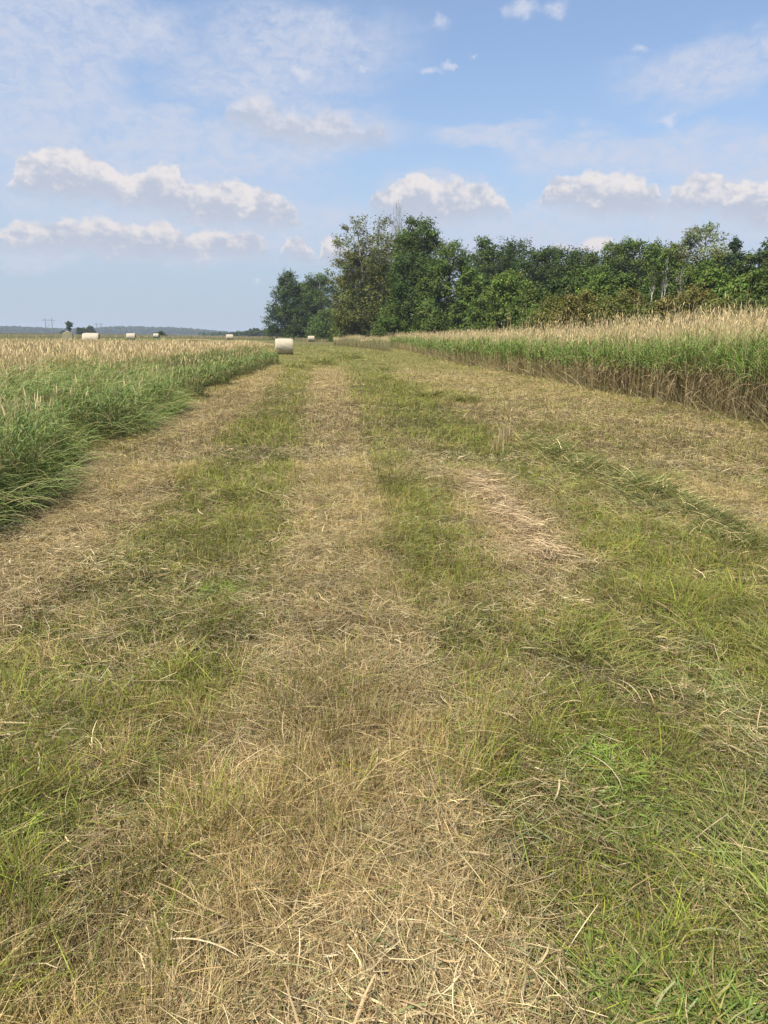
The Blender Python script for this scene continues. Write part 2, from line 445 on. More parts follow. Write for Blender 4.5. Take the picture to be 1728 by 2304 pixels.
GB = Geo(); GS = Geo()
for (n, r0, r1, p, S) in ((170000, .9, 3.2, .3, 3), (300000, 3.2, 9, .9, 2), (280000, 9, 30, 1.5, 2), (200000, 30, 130, 2.0, 1)):
    x, y, r = scatter(n, r0, r1, p)
    k = ~in_tall(x, y, .25); x, y, r = x[k], y[k], r[k]; n = len(x)
    g = green(x, y)
    rid = np.exp(-dist_line(x, y, RIDGE)**2)
    pile = dist_line(x, y, PILE) < .75*rng.random(n)+.15
    isg = rng.random(n) < np.minimum(g*.90+.12, .74)
    sz = np.maximum(1, (r/5.0)**.75)                        # coarser strands where single ones could not be seen
    tuft = (0.45+1.2*vnoise(x, y, .35, 60)*vnoise(x, y, 1.3, 61)*1.6)*(.55+.9*vnoise(x, y, .085, 62))
    # standing blades: green regrowth and straw stubble
    L = np.where(isg, rng.gamma(5, .016, n)*tuft, rng.uniform(.03, .085, n)*(.7+.5*tuft)*(1+.3*sstep(r, 5, 2)))*np.where(isg, 1, 1)*(1+.25*np.minimum(sz, 4))
    L = np.minimum(L, .26)*.9
    W = np.where(isg, rng.uniform(.0022, .0050, n), rng.uniform(.0016, .0032, n))*sz*1.05
    th0 = rng.uniform(0, .6, n); th1 = th0+rng.uniform(0, 1.1, n)*np.where(isg, 1, .4)
    flop = rng.random(n) < np.where(isg, .25, .40)
    th0 = np.where(flop, rng.uniform(.9, 1.45, n), th0); th1 = np.where(flop, rng.uniform(1.3, 1.8, n), th1)
    L = np.where(flop, L*1.5, L)
    azm = rng.uniform(0, 2*PI, n)
    cs = pick(P_STRAW, n); cgk = pick(P_GREEN, n); co = pick(P_OLIVE, n)
    k_mid = sstep(r, 4, 10)
    fg = rng.random((n, 1)) < .18+.30*(1-g[:, None])
    cgk = np.where(fg, co, cgk)
    c = np.where(isg[:, None], cgk, cs*(1-(.35+.2*sstep(r, 5, 3))*sstep(g, .35, .75))[:, None]*np.array([1, .97, .92]))  # stubble among green is browner, and darkened for shade in the gaps
    mott = (1+.6*fbm(x, y, .5, 70, 2)+.3*fbm(x, y, 2.6, 75, 2)+.9*(vnoise(x, y, .10, 77)-.5)+.5*(vnoise(x, y, .3, 78)-.5)*k_mid)[:, None]
    c = c*mott
    warm = np.where((rng.random(n) < .5)[:, None] & isg[:, None], np.array([1.25, 1.05, 1.0]), 1.0)
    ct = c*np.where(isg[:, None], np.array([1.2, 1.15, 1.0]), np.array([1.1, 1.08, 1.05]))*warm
    c0 = np.where(isg[:, None], c*.6+np.array([.05, .035, .012]), c*.8)   # brown sheaths; bases also darkened to paint shade between blades
    z = gz(x, y)+np.where(flop, rng.uniform(0, .05, n), -.005)
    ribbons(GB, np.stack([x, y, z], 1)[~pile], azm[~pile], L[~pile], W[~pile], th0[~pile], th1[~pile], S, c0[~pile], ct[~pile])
tag(GB.build('mown_grass', M_BLADE), 'short mown grass and stubble in green and straw strips across the field', 'grass', kind='stuff')

# loose cut straw lying on the stubble
for (n, r0, r1, p, S) in ((120000, .9, 3.2, .3, 3), (170000, 3.2, 10, .9, 2), (80000, 10, 34, 1.5, 1)):
    x, y, r = scatter(n, r0, r1, p)
    g = green(x, y)
    k = (~in_tall(x, y, .1)) & (rng.random(n) < 1.05-g*.85); x, y, r, g = x[k], y[k], r[k], g[k]; n = len(x)
    sz = np.maximum(1, (r/4.5)**.75)
    mat_h = vnoise(x, y, .5, 80)*.045
    z = gz(x, y)+rng.uniform(.0, .035, n)+mat_h
    L = rng.gamma(2.2, .020, n)+.018; L = np.minimum(L, .26)*(1+.2*np.minimum(sz, 3))
    wide = rng.random(n) < .10
    W = np.where(wide, rng.uniform(.0035, .0065, n), rng.uniform(.0011, .0028, n))*sz; L = np.where(wide, L*.8, L)
    th0 = rng.normal(1.47, .16, n)+rng.uniform(-.3, 0, n); th1 = th0+rng.uniform(-.1, .5, n)
    fa = fbm(x, y, .6, 85, 2)*9
    azm = fa+rng.normal(0, 1.1, n)+PI*(rng.random(n) < .5)
    c = pick(P_STRAW+[(.60,.48,.27),(.40,.27,.14),(.22,.18,.10),(.28,.17,.08),(.30,.25,.14)], n)*(1+.6*fbm(x, y, .4, 90, 2))[:, None]*(.74+.26*sstep(fbm(x, y, 1.5, 93, 2)*2+.5, 0, 1)*1.0)[:, None]
    gg = rng.random(n) < .10+.30*g
    c = np.where(gg[:, None], pick([(.20,.215,.085),(.26,.26,.11),(.14,.175,.07)], n), c)
    ribbons(GS, np.stack([x, y, z], 1), azm, L, W, th0, th1, S, c*(1+.5*(vnoise(x, y, .12, 92)-.5))[:, None], c*1.06, prof=[.7]+[1]*(S-1)+[.5], dazm=rng.normal(0, .8, n))
# a few long pale stalks and wide dry leaves
n = 150
x, y, r = scatter(n, 1.1, 9, .8); k = ~in_tall(x, y, .1); x, y = x[k], y[k]; n = len(x)
ribbons(GS, np.stack([x, y, gz(x, y)+rng.uniform(.05, .09, n)], 1), rng.uniform(0, 2*PI, n), rng.uniform(.10, .30, n), rng.uniform(.0020, .0038, n), rng.uniform(1.2, 1.5, n), rng.uniform(1.6, 1.95, n), 5,
        pick([(.54,.44,.26),(.46,.35,.18)], n), pick([(.54,.44,.26),(.46,.35,.18)], n), prof=[.6, 1, 1, .9, .8, .4], dazm=rng.normal(0, .8, n))
tag(GS.build('cut_straw', M_STRAW), 'loose dry cut straw lying over the mown strips', 'straw', kind='stuff')

# lodged long green grass: ridge left by the mower and the leaning blades at the right edge
GL = Geo()
def lodged(L, n, heading, spread, ln, hgt, pal, wd=.0045, curl=.5, brk=0):
    seg = np.array([math.hypot(b[0]-a[0], b[1]-a[1]) for a, b in zip(L[:-1], L[1:])])
    s = rng.choice(len(seg), n, p=seg/seg.sum()); t = rng.random(n)
    a = L[s]; b = L[s+1]
    q = a+(b-a)*t[:, None]
    off = rng.normal(0, .5, (n, 2))*q[:, 2:3]
    x = q[:, 0]+off[:, 0]; y = q[:, 1]+off[:, 1]
    if brk:
        kk = vnoise(x, y, .7, 98)*.6+vnoise(x, y, .25, 99)*.4 > brk; x, y, off, q = x[kk], y[kk], off[kk], q[kk]; n = len(x)
    d = np.hypot(off[:, 0], off[:, 1])/q[:, 2]
    m_ = vnoise(x, y, .3, 95)
    z = gz(x, y)+hgt*np.exp(-d*d)*rng.uniform(.2, 1, n)*(.3+m_)
    r = np.hypot(x, y)
    azm = heading+rng.normal(0, spread, n)+fbm(x, y, .5, 97, 2)*1.5
    th0 = rng.uniform(.7, 1.35, n)
    c = pick(pal, n)*(.75+.6*m_)[:, None]
    ribbons(GL, np.stack([x, y, z], 1), azm, rng.uniform(.4, 1, n)*ln, rng.uniform(.6, 1.3, n)*wd*np.maximum(1, (r/5)**.6), th0, th0+rng.uniform(.1, .6, n)+curl*.3, 4, c, c*np.array([1.35, 1.25, 1.1]), dazm=rng.normal(0, .7, n))
DG = P_DEEP+P_GREEN[:3]+[(.20,.19,.08)]
MIX = DG+P_OLIVE+P_STRAW[:4]
DK = [(.06,.08,.02),(.08,.10,.025),(.065,.085,.022),(.10,.12,.035),(.14,.12,.05)]  # darkest greens: the ridge's shade put into the blade colour
DG = [(.11,.15,.035),(.14,.18,.04),(.09,.125,.03),(.17,.19,.055),(.20,.18,.08)]
RW = np.array([1, 1, 2.1])
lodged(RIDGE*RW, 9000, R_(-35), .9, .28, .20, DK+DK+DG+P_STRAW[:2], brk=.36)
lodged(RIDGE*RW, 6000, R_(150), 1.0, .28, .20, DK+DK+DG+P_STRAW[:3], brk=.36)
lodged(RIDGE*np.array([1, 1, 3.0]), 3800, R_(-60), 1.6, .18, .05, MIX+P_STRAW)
lodged(RIDGE2, 1100, R_(150), 1.2, .22, .10, DG+P_OLIVE)
EDGE_G = [(.12,.165,.04),(.16,.20,.05),(.09,.13,.03),(.22,.22,.09),(.30,.25,.12)]
lodged(RIDGE3, 450, R_(135), 1.1, .20, .08, EDGE_G)
lodged(RIDGE3, 900, R_(60), 2.5, .16, .06, EDGE_G)
lodged(wline([(1560,1750,110),(1660,1950,140),(1750,2100,150)]), 450, R_(132), 1.0, .22, .09, EDGE_G+[(.17,.23,.045)])
lodged(wline([(1560,1750,110),(1660,1950,140),(1750,2100,150)]), 1200, R_(132), 2.2, .16, .08, EDGE_G+[(.17,.23,.045)])
lodged(wline([(1200,1400,60),(1330,1450,70),(1400,1530,70)]), 1100, R_(-35), 1.1, .18, .05, DG+P_OLIVE)
lodged(wline([(1330,2150,150),(1500,2180,170),(1600,2260,170)]), 5200, R_(60), 2.5, .13, .06, [(.10,.165,.03),(.14,.21,.04),(.065,.11,.025),(.20,.17,.07)], wd=.0075)
lodged(wline([(1280,1650,120),(1400,1850,160),(1480,2050,170)]), 5000, R_(60), 2.5, .11, .05, [(.10,.155,.03),(.14,.20,.04),(.07,.11,.025),(.22,.19,.08)], wd=.0075)
lodged(wline([(1250,1600,120),(1400,1750,150)]), 700, R_(60), 2.5, .13, .05, [(.14,.22,.035),(.18,.27,.045),(.10,.17,.03)], wd=.006)
lodged(wline([(20,1700,40),(50,1900,50)]), 420, R_(60), 2.5, .14, .05, [(.20,.30,.04),(.24,.33,.05)], wd=.006)
lodged(wline([(60,1450,110),(250,1500,130)]), 500, R_(60), 2.5, .09, .03, [(.20,.32,.04),(.16,.26,.045)], wd=.005)
lodged(wline([(800,960,30),(880,1060,40),(930,1130,50)]), 1500, R_(-50), 1.0, .20, .07, DG+P_OLIVE)
lodged(wline([(860,1150,40),(920,1250,50)]), 700, R_(-50), 1.0, .20, .05, DG+P_OLIVE)
lodged(wline([(450,1280,50),(520,1290,50)]), 300, R_(80), 1.8, .13, .04, [(.16,.26,.035),(.20,.30,.04)], wd=.006)
for (u, v, hw, n, hh) in ((757, 773, 24, 1500, .30), (700, 786, 22, 1100, .2), (640, 792, 20, 700, .15), (690, 775, 28, 800, .12), (730, 764, 30, 700, .12), (830, 800, 14, 400, .12), (1000, 870, 22, 900, .16), (930, 860, 24, 900, .18), (700, 758, 25, 400, .1)):
    lodged(wline([(u-hw*.6, v, hw), (u+hw*.6, v+2, hw)]), n, R_(90), 2, .45, hh, DG+P_OLIVE, wd=.006)
tag(GL.build('lodged_grass', M_BLADE), 'long green grass flattened into ridges and tufts between the mown strips', 'grass', kind='stuff')

# straw heap
GP = Geo()
n = 4600
seg = rng.integers(0, 3, n); t = rng.random(n)
q = PILE[seg]+(PILE[seg+1]-PILE[seg])*t[:, None]
an = rng.uniform(0, 2*PI, n); rd = np.abs(rng.normal(0, .62, n))*q[:, 2]*(.75+.6*vnoise(q[:, 0]*2+np.cos(an)*2, q[:, 1]*2+np.sin(an)*2, .5, 160))
x = q[:, 0]+np.cos(an)*rd; y = q[:, 1]+np.sin(an)*rd
dd = dist_line(x, y, PILE)
z = gz(x, y)+.13*np.exp(-dd*dd*1.5)*rng.uniform(.2, 1, n)*(.3+1.2*vnoise(x, y, .28, 161))+.012
azm = R_(150)+rng.normal(0, 1.5, n)+5*fbm(x, y, .4, 162, 2)
c = pick([(.56,.42,.23),(.62,.48,.28),(.44,.31,.16),(.32,.21,.11),(.64,.51,.30),(.20,.14,.07),(.15,.11,.06)], n)
ribbons(GP, np.stack([x, y, z], 1), azm, rng.uniform(.05, .20, n), rng.uniform(.0022, .0045, n), rng.uniform(1.0, 1.6, n), rng.uniform(1.5, 2.1, n), 4, c, c, prof=[.8, 1, 1, 1, .6])
tag(GP.build('straw_heap', M_STRAW), 'low heap of tangled reddish tan dry straw in the mown strip right of centre', 'straw heap')

# ------------------------------------------------------------------ tall standing grass
def stand(x, y, r, H, leafy, kindR, G, S=3, panicle=1.0, brown_low=0.0, nleaf=4, palg=P_DEEP, lump=.25):
    n = len(x)
    z = gz(x, y)
    h = H*rng.uniform(.82, 1.08, n)*(1+lump*fbm(x, y, 1.6, 101, 2))
    sz = np.maximum(1, (r/9)**.8)
    azm = rng.uniform(0, 2*PI, n)
    lean0 = rng.uniform(0, .08, n); lean1 = lean0+rng.uniform(.02, .30, n)
    tan = pick([(.58,.45,.23),(.64,.51,.28),(.47,.34,.17),(.55,.42,.24)], n)
    lowc = pick([(.26,.20,.10),(.32,.25,.13),(.20,.16,.08),(.16,.17,.06)], n)
    has = rng.random(n) < panicle
    hh = np.where(has, h, h*.6)
    tip = ribbons(G, np.stack([x, y, z], 1), azm, hh, .0030*sz, lean0, lean1, S, lowc, tan, prof=[1.2]+[.9]*(S-1)+[.6])
    k = has
    c = tan[k]*rng.uniform(.9, 1.25, (k.sum(), 1))
    ribbons(G, tip[k]-np.array([0, 0, .02]), azm[k], rng.uniform(.08, .17, k.sum()), rng.uniform(.006, .013, k.sum())*np.minimum(sz[k], 3.5)**.7, lean1[k], lean1[k]+rng.uniform(0, .7, k.sum()), 3, c, c, prof=[.3, 1, .8, .15], twist=rng.uniform(-1.5, 1.5, k.sum()))
    for i in range(nleaf):
        f = (rng.uniform(.04, .80, n) if i < 2 else np.clip(rng.normal(.54, .09, n), .1, .70)) if np.any(brown_low) else rng.uniform(.1, .80, n)
        az2 = rng.uniform(0, 2*PI, n)
        la = hh/np.where(has, 1, .6)*f
        px = x+np.cos(azm)*la*np.sin((lean0+lean1)*.35); py = y+np.sin(azm)*la*np.sin((lean0+lean1)*.35)
        L = rng.uniform(.18, .42, n)*(H/1.7)
        gcol = pick(palg, n)
        bcol = pick([(.28,.21,.11),(.38,.29,.16),(.20,.15,.08),(.17,.15,.07),(.14,.10,.06)], n)
        cut = brown_low+rng.normal(0, .10, n)+.25*fbm(x, y, .8, 103, 2)
        isb = (f < cut) | (rng.random(n) < .10)
        cc = np.where(isb[:, None], bcol, gcol)
        isl = rng.random(n) < leafy
        th0 = np.where(isb, rng.uniform(.1, 2.6, n), rng.uniform(.15, .7, n)); th1 = np.where(isb, np.where(th0 < .6, th0+.3, rng.uniform(2.4, 3.0, n)), th0+rng.uniform(.3, 1.6, n))
        kk = isl
        ribbons(G, np.stack([px, py, z+la], 1)[kk], az2[kk], L[kk], (rng.uniform(.006, .012, n)*np.minimum(sz, 4))[kk], th0[kk], th1[kk], S, cc[kk]*.9, (cc*np.array([1.25, 1.2, 1.1]))[kk])

# right stand
GR = Geo()
yr0 = RE[:, 1].min()
def right_pts(n, d0, d1, y0, y1, pw):
    u = rng.random(n); e = 1-pw
    y = (y0**e+u*(y1**e-y0**e))**(1/e) if abs(e) > 1e-6 else y0*(y1/y0)**u
    jag = .75*fbm(y, y*0, 1.2, 110, 2)+.7*fbm(y, y*0, 6, 111, 1)
    dep = rng.uniform(d0, d1, n)
    x = poly_x(y, RE)+jag*1.2+dep*1.25
    return x, y, dep
for (n, d0, d1, pw, leafy, nl, S, pan) in ((17000, 0, .9, 1.5, 1.0, 7, 3, .45), (20000, .9, 3.2, 1.5, .8, 3, 2, 1.0), (42000, 3.2, 30, 1.3, .4, 2, 2, 1.0)):
    x, y, dep = right_pts(n, d0, d1, yr0, 140, pw)
    r = np.hypot(x, y)
    k = (np.abs(np.arctan2(x, y)) < R_(46)); x, y, r, dep = x[k], y[k], r[k], dep[k]
    Hh = 1.92+.15*sstep(dep, .5, 3)-.15*(dep < .3)+.34*sstep(r, 30, 14)
    stand(x, y, r, Hh if np.isscalar(Hh) else Hh, leafy, 1, GR, S=S, panicle=pan, brown_low=.16+.28*sstep(r, 48, 16), nleaf=nl, lump=.4, palg=[(.13,.21,.04),(.17,.25,.05),(.11,.18,.04),(.19,.26,.06),(.14,.22,.055)])
# stems leaning and fallen out of the cut edge
n = 2600
x, y, dep = right_pts(n, -.35, .5, yr0, 60, 1.4)
c = pick([(.40,.31,.17),(.30,.23,.12),(.15,.20,.05),(.50,.40,.22)], n)
th = rng.uniform(.25, 1.4, n)
ribbons(GR, np.stack([x, y, gz(x, y)], 1), PI+rng.normal(0, .9, n), rng.uniform(.3, 1.3, n)*(1.2-.6*th/1.4), .006*np.maximum(1, (np.hypot(x, y)/9)**.8), th, th+rng.uniform(.1, .7, n), 4, c*.8, c)
# taller plumes standing clear of the rest nearest the camera
x, y, dep = right_pts(2600, .3, 9, yr0, 42, 1.2)
stand(x, y, np.hypot(x, y), 2.45+.35*rng.random(len(x)), .2, 1, GR, S=4, panicle=1.0, brown_low=.45, nleaf=1, palg=P_GREEN)
tag(GR.build('tall_grass', M_BLADE), 'tall uncut reed grass with tan seed heads standing along the right side', 'tall grass', kind='stuff')

# left stand
GT = Geo()
def left_pts(n, d0, d1, y0, y1, pw):
    u = rng.random(n); e = 1-pw
    y = (y0**e+u*(y1**e-y0**e))**(1/e) if abs(e) > 1e-6 else y0*(y1/y0)**u
    dep = d0+(d1-d0)*rng.random(n)
    x = poly_x(y, LE)-dep-1.3*fbm(y, y*0, 1.3, 120, 2)*sstep(45, 5, y)
    return x, y, dep
yl0 = LE[:, 1].min()
BG = [(.15,.23,.06),(.19,.27,.07),(.12,.19,.055),(.23,.28,.08),(.16,.24,.08),(.27,.26,.11)]
for (n, d0, d1, y0, y1, pw, leafy, nl, S, pan, H, lump) in (
    (10000, .0, 1.1, yl0, 43, 1.2, 1.0, 7, 3, .08, .84, .7),
    (15000, 1.0, 4.2, yl0, 17, .9, 1.0, 6, 3, .10, .93, .6),
    (14000, 1.0, 2.6, 15, 43, 1.0, .9, 4, 2, .6, 1.15, .35),
    (90000, 2.6, 34, 13, 43, 1.1, .35, 2, 2, 1.0, 1.17, .3),
    (22000, 3.6, 14, yl0, 15, .6, .8, 3, 3, .75, 1.17, .35)):
    x, y, dep = left_pts(n, d0, d1, y0, y1, pw)
    r = np.hypot(x, y)
    k = (np.abs(np.arctan2(x, y)) < R_(46)); x, y, r = x[k], y[k], r[k]
    stand(x, y, r, H, leafy, 0, GT, S=S, panicle=pan, brown_low=.0, nleaf=nl, palg=BG, lump=lump)
# long arching blades spilling over the edge
n = 26000
x, y, dep = left_pts(n, -.15, 2.6, yl0, 17, .5)
k = (np.abs(np.arctan2(x, y)) < R_(46)); x, y, dep = x[k], y[k], dep[k]; n = len(x)
mm = vnoise(x, y, .8, 130)
c = pick(BG+[(.30,.26,.13)], n)*(.7+.6*mm)[:, None]
hd = R_(-30)+fbm(x, y, .9, 131, 2)*7+rng.normal(0, .9, n)
r = np.hypot(x, y)
ribbons(GT, np.stack([x, y, gz(x, y)+rng.uniform(.0, .80, n)*np.clip(dep+.25, 0, 1)*(.3+1.1*mm)], 1), hd+rng.normal(0, .5, n), rng.uniform(.35, .8, n), rng.uniform(.004, .010, n), rng.uniform(.1, .7, n), rng.uniform(1.5, 2.6, n), 5, c*.85, c*np.array([1.35, 1.25, 1.15]))
# straw and dead leaf along its foot
n = 7000
x, y, dep = left_pts(n, -.5, .5, yl0, 17, .6)
c = pick(P_STRAW, n)
ribbons(GT, np.stack([x, y, gz(x, y)+rng.uniform(0, .16, n)*np.clip(dep+.5, 0, 1)], 1), R_(-20)+rng.normal(0, .7, n), rng.uniform(.15, .5, n), rng.uniform(.003, .005, n), rng.uniform(1.1, 1.5, n), rng.uniform(1.5, 2.0, n), 3, c*.85, c)
tag(GT.build('meadow_grass', M_BLADE), 'uncut meadow grass with green base and tan tops on the left side', 'tall grass', kind='stuff')

# far strips of uncut grass (behind the bales and in front of the trees)
GF = Geo()
def strip(pts, n, H, depth, pan=.8, leafy=.6, pal=P_DEEP):
    pts = np.array(pts); seg = np.hypot(*(pts[1:]-pts[:-1]).T)
    s = rng.choice(len(seg), n, p=seg/seg.sum()); t = rng.random(n)
    q = pts[s]+(pts[s+1]-pts[s])*t[:, None]
    d = rng.uniform(0, 1, n)*depth
    rr_ = np.hypot(q[:, 0], q[:, 1])
    x = q[:, 0]*(1+d/rr_); y = q[:, 1]*(1+d/rr_)
    stand(x, y, np.hypot(x, y), H*(.75+.5*vnoise(x, y, 6, 140)), leafy, 0, GF, S=1 if H < 1 else 2, panicle=pan, brown_low=0, nleaf=3, palg=pal)
strip([place(600, 205), place(760, 190), place(800, 150)], 5000, .9, 25, .5, .9)
strip([place(720, 118), place(770, 100), place(840, 75)], 5000, 1.3, 14, .7, .9)
strip([place(-200, 215), place(200, 235), place(480, 240), place(600, 225)], 9000, .9, 40, .5, .8, P_OLIVE+P_DEEP)
strip([place(380, 150), place(520, 120), place(590, 95)], 3500, .35, 8, 1, .1)
tag(GF.build('rough_grass', M_BLADE), 'rough uncut grass edging the far side of the hay field', 'grass', kind='stuff')

# ------------------------------------------------------------------ round bales
def bale_mats():
    m, N = mat('net_wrapped_hay')
    t = N.n('ShaderNodeTexCoord').outputs['Object']
    a1 = N.noise(N.vec('MULTIPLY', t, (3, 14, 14)), 5, 6, .75).outputs[0]
    a2 = N.noise(t, 3.2, 5, .7).outputs[0]
    sx = N.n('ShaderNodeSeparateXYZ', ins={0: t})
    damp_shade = N.smooth(N.math('ADD', sx.outputs[2], N.math('MULTIPLY', a2, .5)), .62, -.15)     # underside: damp stain with its shade painted in
    c = N.mix(N.smooth(a1, .3, .7), (.31, .26, .175), (.50, .44, .325))
    c = N.mix(N.smooth(a2, .55, .75), c, (.44, .36, .24))
    c = N.mix(N.math('MULTIPLY', damp_shade, .75), c, (.24, .18, .11))
    bmp = N.n('ShaderNodeBump', ins={'Height': a1, 'Strength': .6, 'Distance': .03})
    bs = N.n('ShaderNodeBsdfPrincipled', ins={'Base Color': c, 'Roughness': .8, 'Normal': bmp.outputs[0]})
    N.n('ShaderNodeOutputMaterial', ins={0: bs.outputs[0]})
    m2, N = mat('hay_end')
    t = N.n('ShaderNodeTexCoord').outputs['Object']
    sx = N.n('ShaderNodeSeparateXYZ', ins={0: t})
    rad = N.math('SQRT', N.math('ADD', N.math('POWER', sx.outputs[1], 2), N.math('POWER', N.math('SUBTRACT', sx.outputs[2], .7), 2)))
    nz = N.noise(t, 9, 5, .7).outputs[0]
    ring = N.math('SINE', N.math('MULTIPLY_ADD', rad, 46, N.math('MULTIPLY', nz, 6)))
    c = N.mix(N.smooth(ring, -.8, .9), (.30, .26, .15), (.52, .46, .29))
    bmp = N.n('ShaderNodeBump', ins={'Height': ring, 'Strength': .5, 'Distance': .03})
    bs = N.n('ShaderNodeBsdfPrincipled', ins={'Base Color': c, 'Roughness': .9, 'Normal': bmp.outputs[0]})
    N.n('ShaderNodeOutputMaterial', ins={0: bs.outputs[0]})
    return m, m2
M_NET, M_END = bale_mats()
def lathe_x(prof, seg=56, sag=1.0):
    """prof: (x, radius); axis along x at height .7, flattened slightly where it rests"""
    V = []; F = []
    for (x, r) in prof:
        for k in range(seg):
            a = 2*PI*k/seg
            rr_ = r*(1+.012*math.sin(5*a+x*3)+.008*math.sin(11*a-x*7))
            z = .7+rr_*math.sin(a)
            V.append((x, rr_*math.cos(a)*(1+.02*sag), max(z, .012+.02*abs(math.cos(a)))))
    for i in range(len(prof)-1):
        for k in range(seg):
            F.append((i*seg+k, i*seg+(k+1) % seg, (i+1)*seg+(k+1) % seg, (i+1)*seg+k))
    return V, F
br = empty('round_bale', (0, 0, 0))
g = Geo()
xs = np.linspace(-.74, .74, 17)
prof = [(-.775, .655)]+[(x, .70-.03*(abs(x)/.74)**6+.004*math.sin(x*37)) for x in xs]+[(.775, .655)]
g.add(*lathe_x(prof), (.7, .6, .45)); g.build('net_wrap', M_NET, br, smooth=True)
for s in (-1, 1):
    g = Geo()
    g.add(*lathe_x([(s*.776, .652), (s*.765, .60), (s*.772, .5), (s*.76, .38), (s*.77, .25), (s*.765, .12), (s*.768, .004)]), (.4, .3, .2))
    g.build('bale_end', M_END, br, smooth=True)
BALES = [  # u (centre column), distance, yaw, label
 (613, 63, 3, 'largest nearest pale round hay bale lying on the mown track'),
 (197, 78, -12, 'round hay bale rising behind the left tan grass, its dark end facing right'),
 (672, 172, 4, 'small far round hay bale right of the nearest bale, before the trees'),
 (283, 140, -10, 'round hay bale third from the left behind the tan grass'),
 (338, 225, -20, 'smallest far round hay bale beside the dark round bush'),
 (496, 165, 2, 'square looking far round hay bale alone between the dark bush and the trees'),
 (146, 112, 86, 'round hay bale seen end-on as a ring through the left grass')]
for i, (u, dist, yaw, lab) in enumerate(BALES):
    x, y = place(u, dist)
    if i == 0: o = br
    else:
        o = br.copy(); col.objects.link(o)
        for ch in list(br.children):
            c_ = ch.copy(); col.objects.link(c_); c_.parent = o
    brg = math.atan2(x, y)
    o.location = (x, y, float(gz(np.array([x]), np.array([y]))[0])-.02)
    o.rotation_euler = (0, 0, -brg+R_(yaw))
    tag(o, lab, 'hay bale', 'round hay bales scattered over the field')

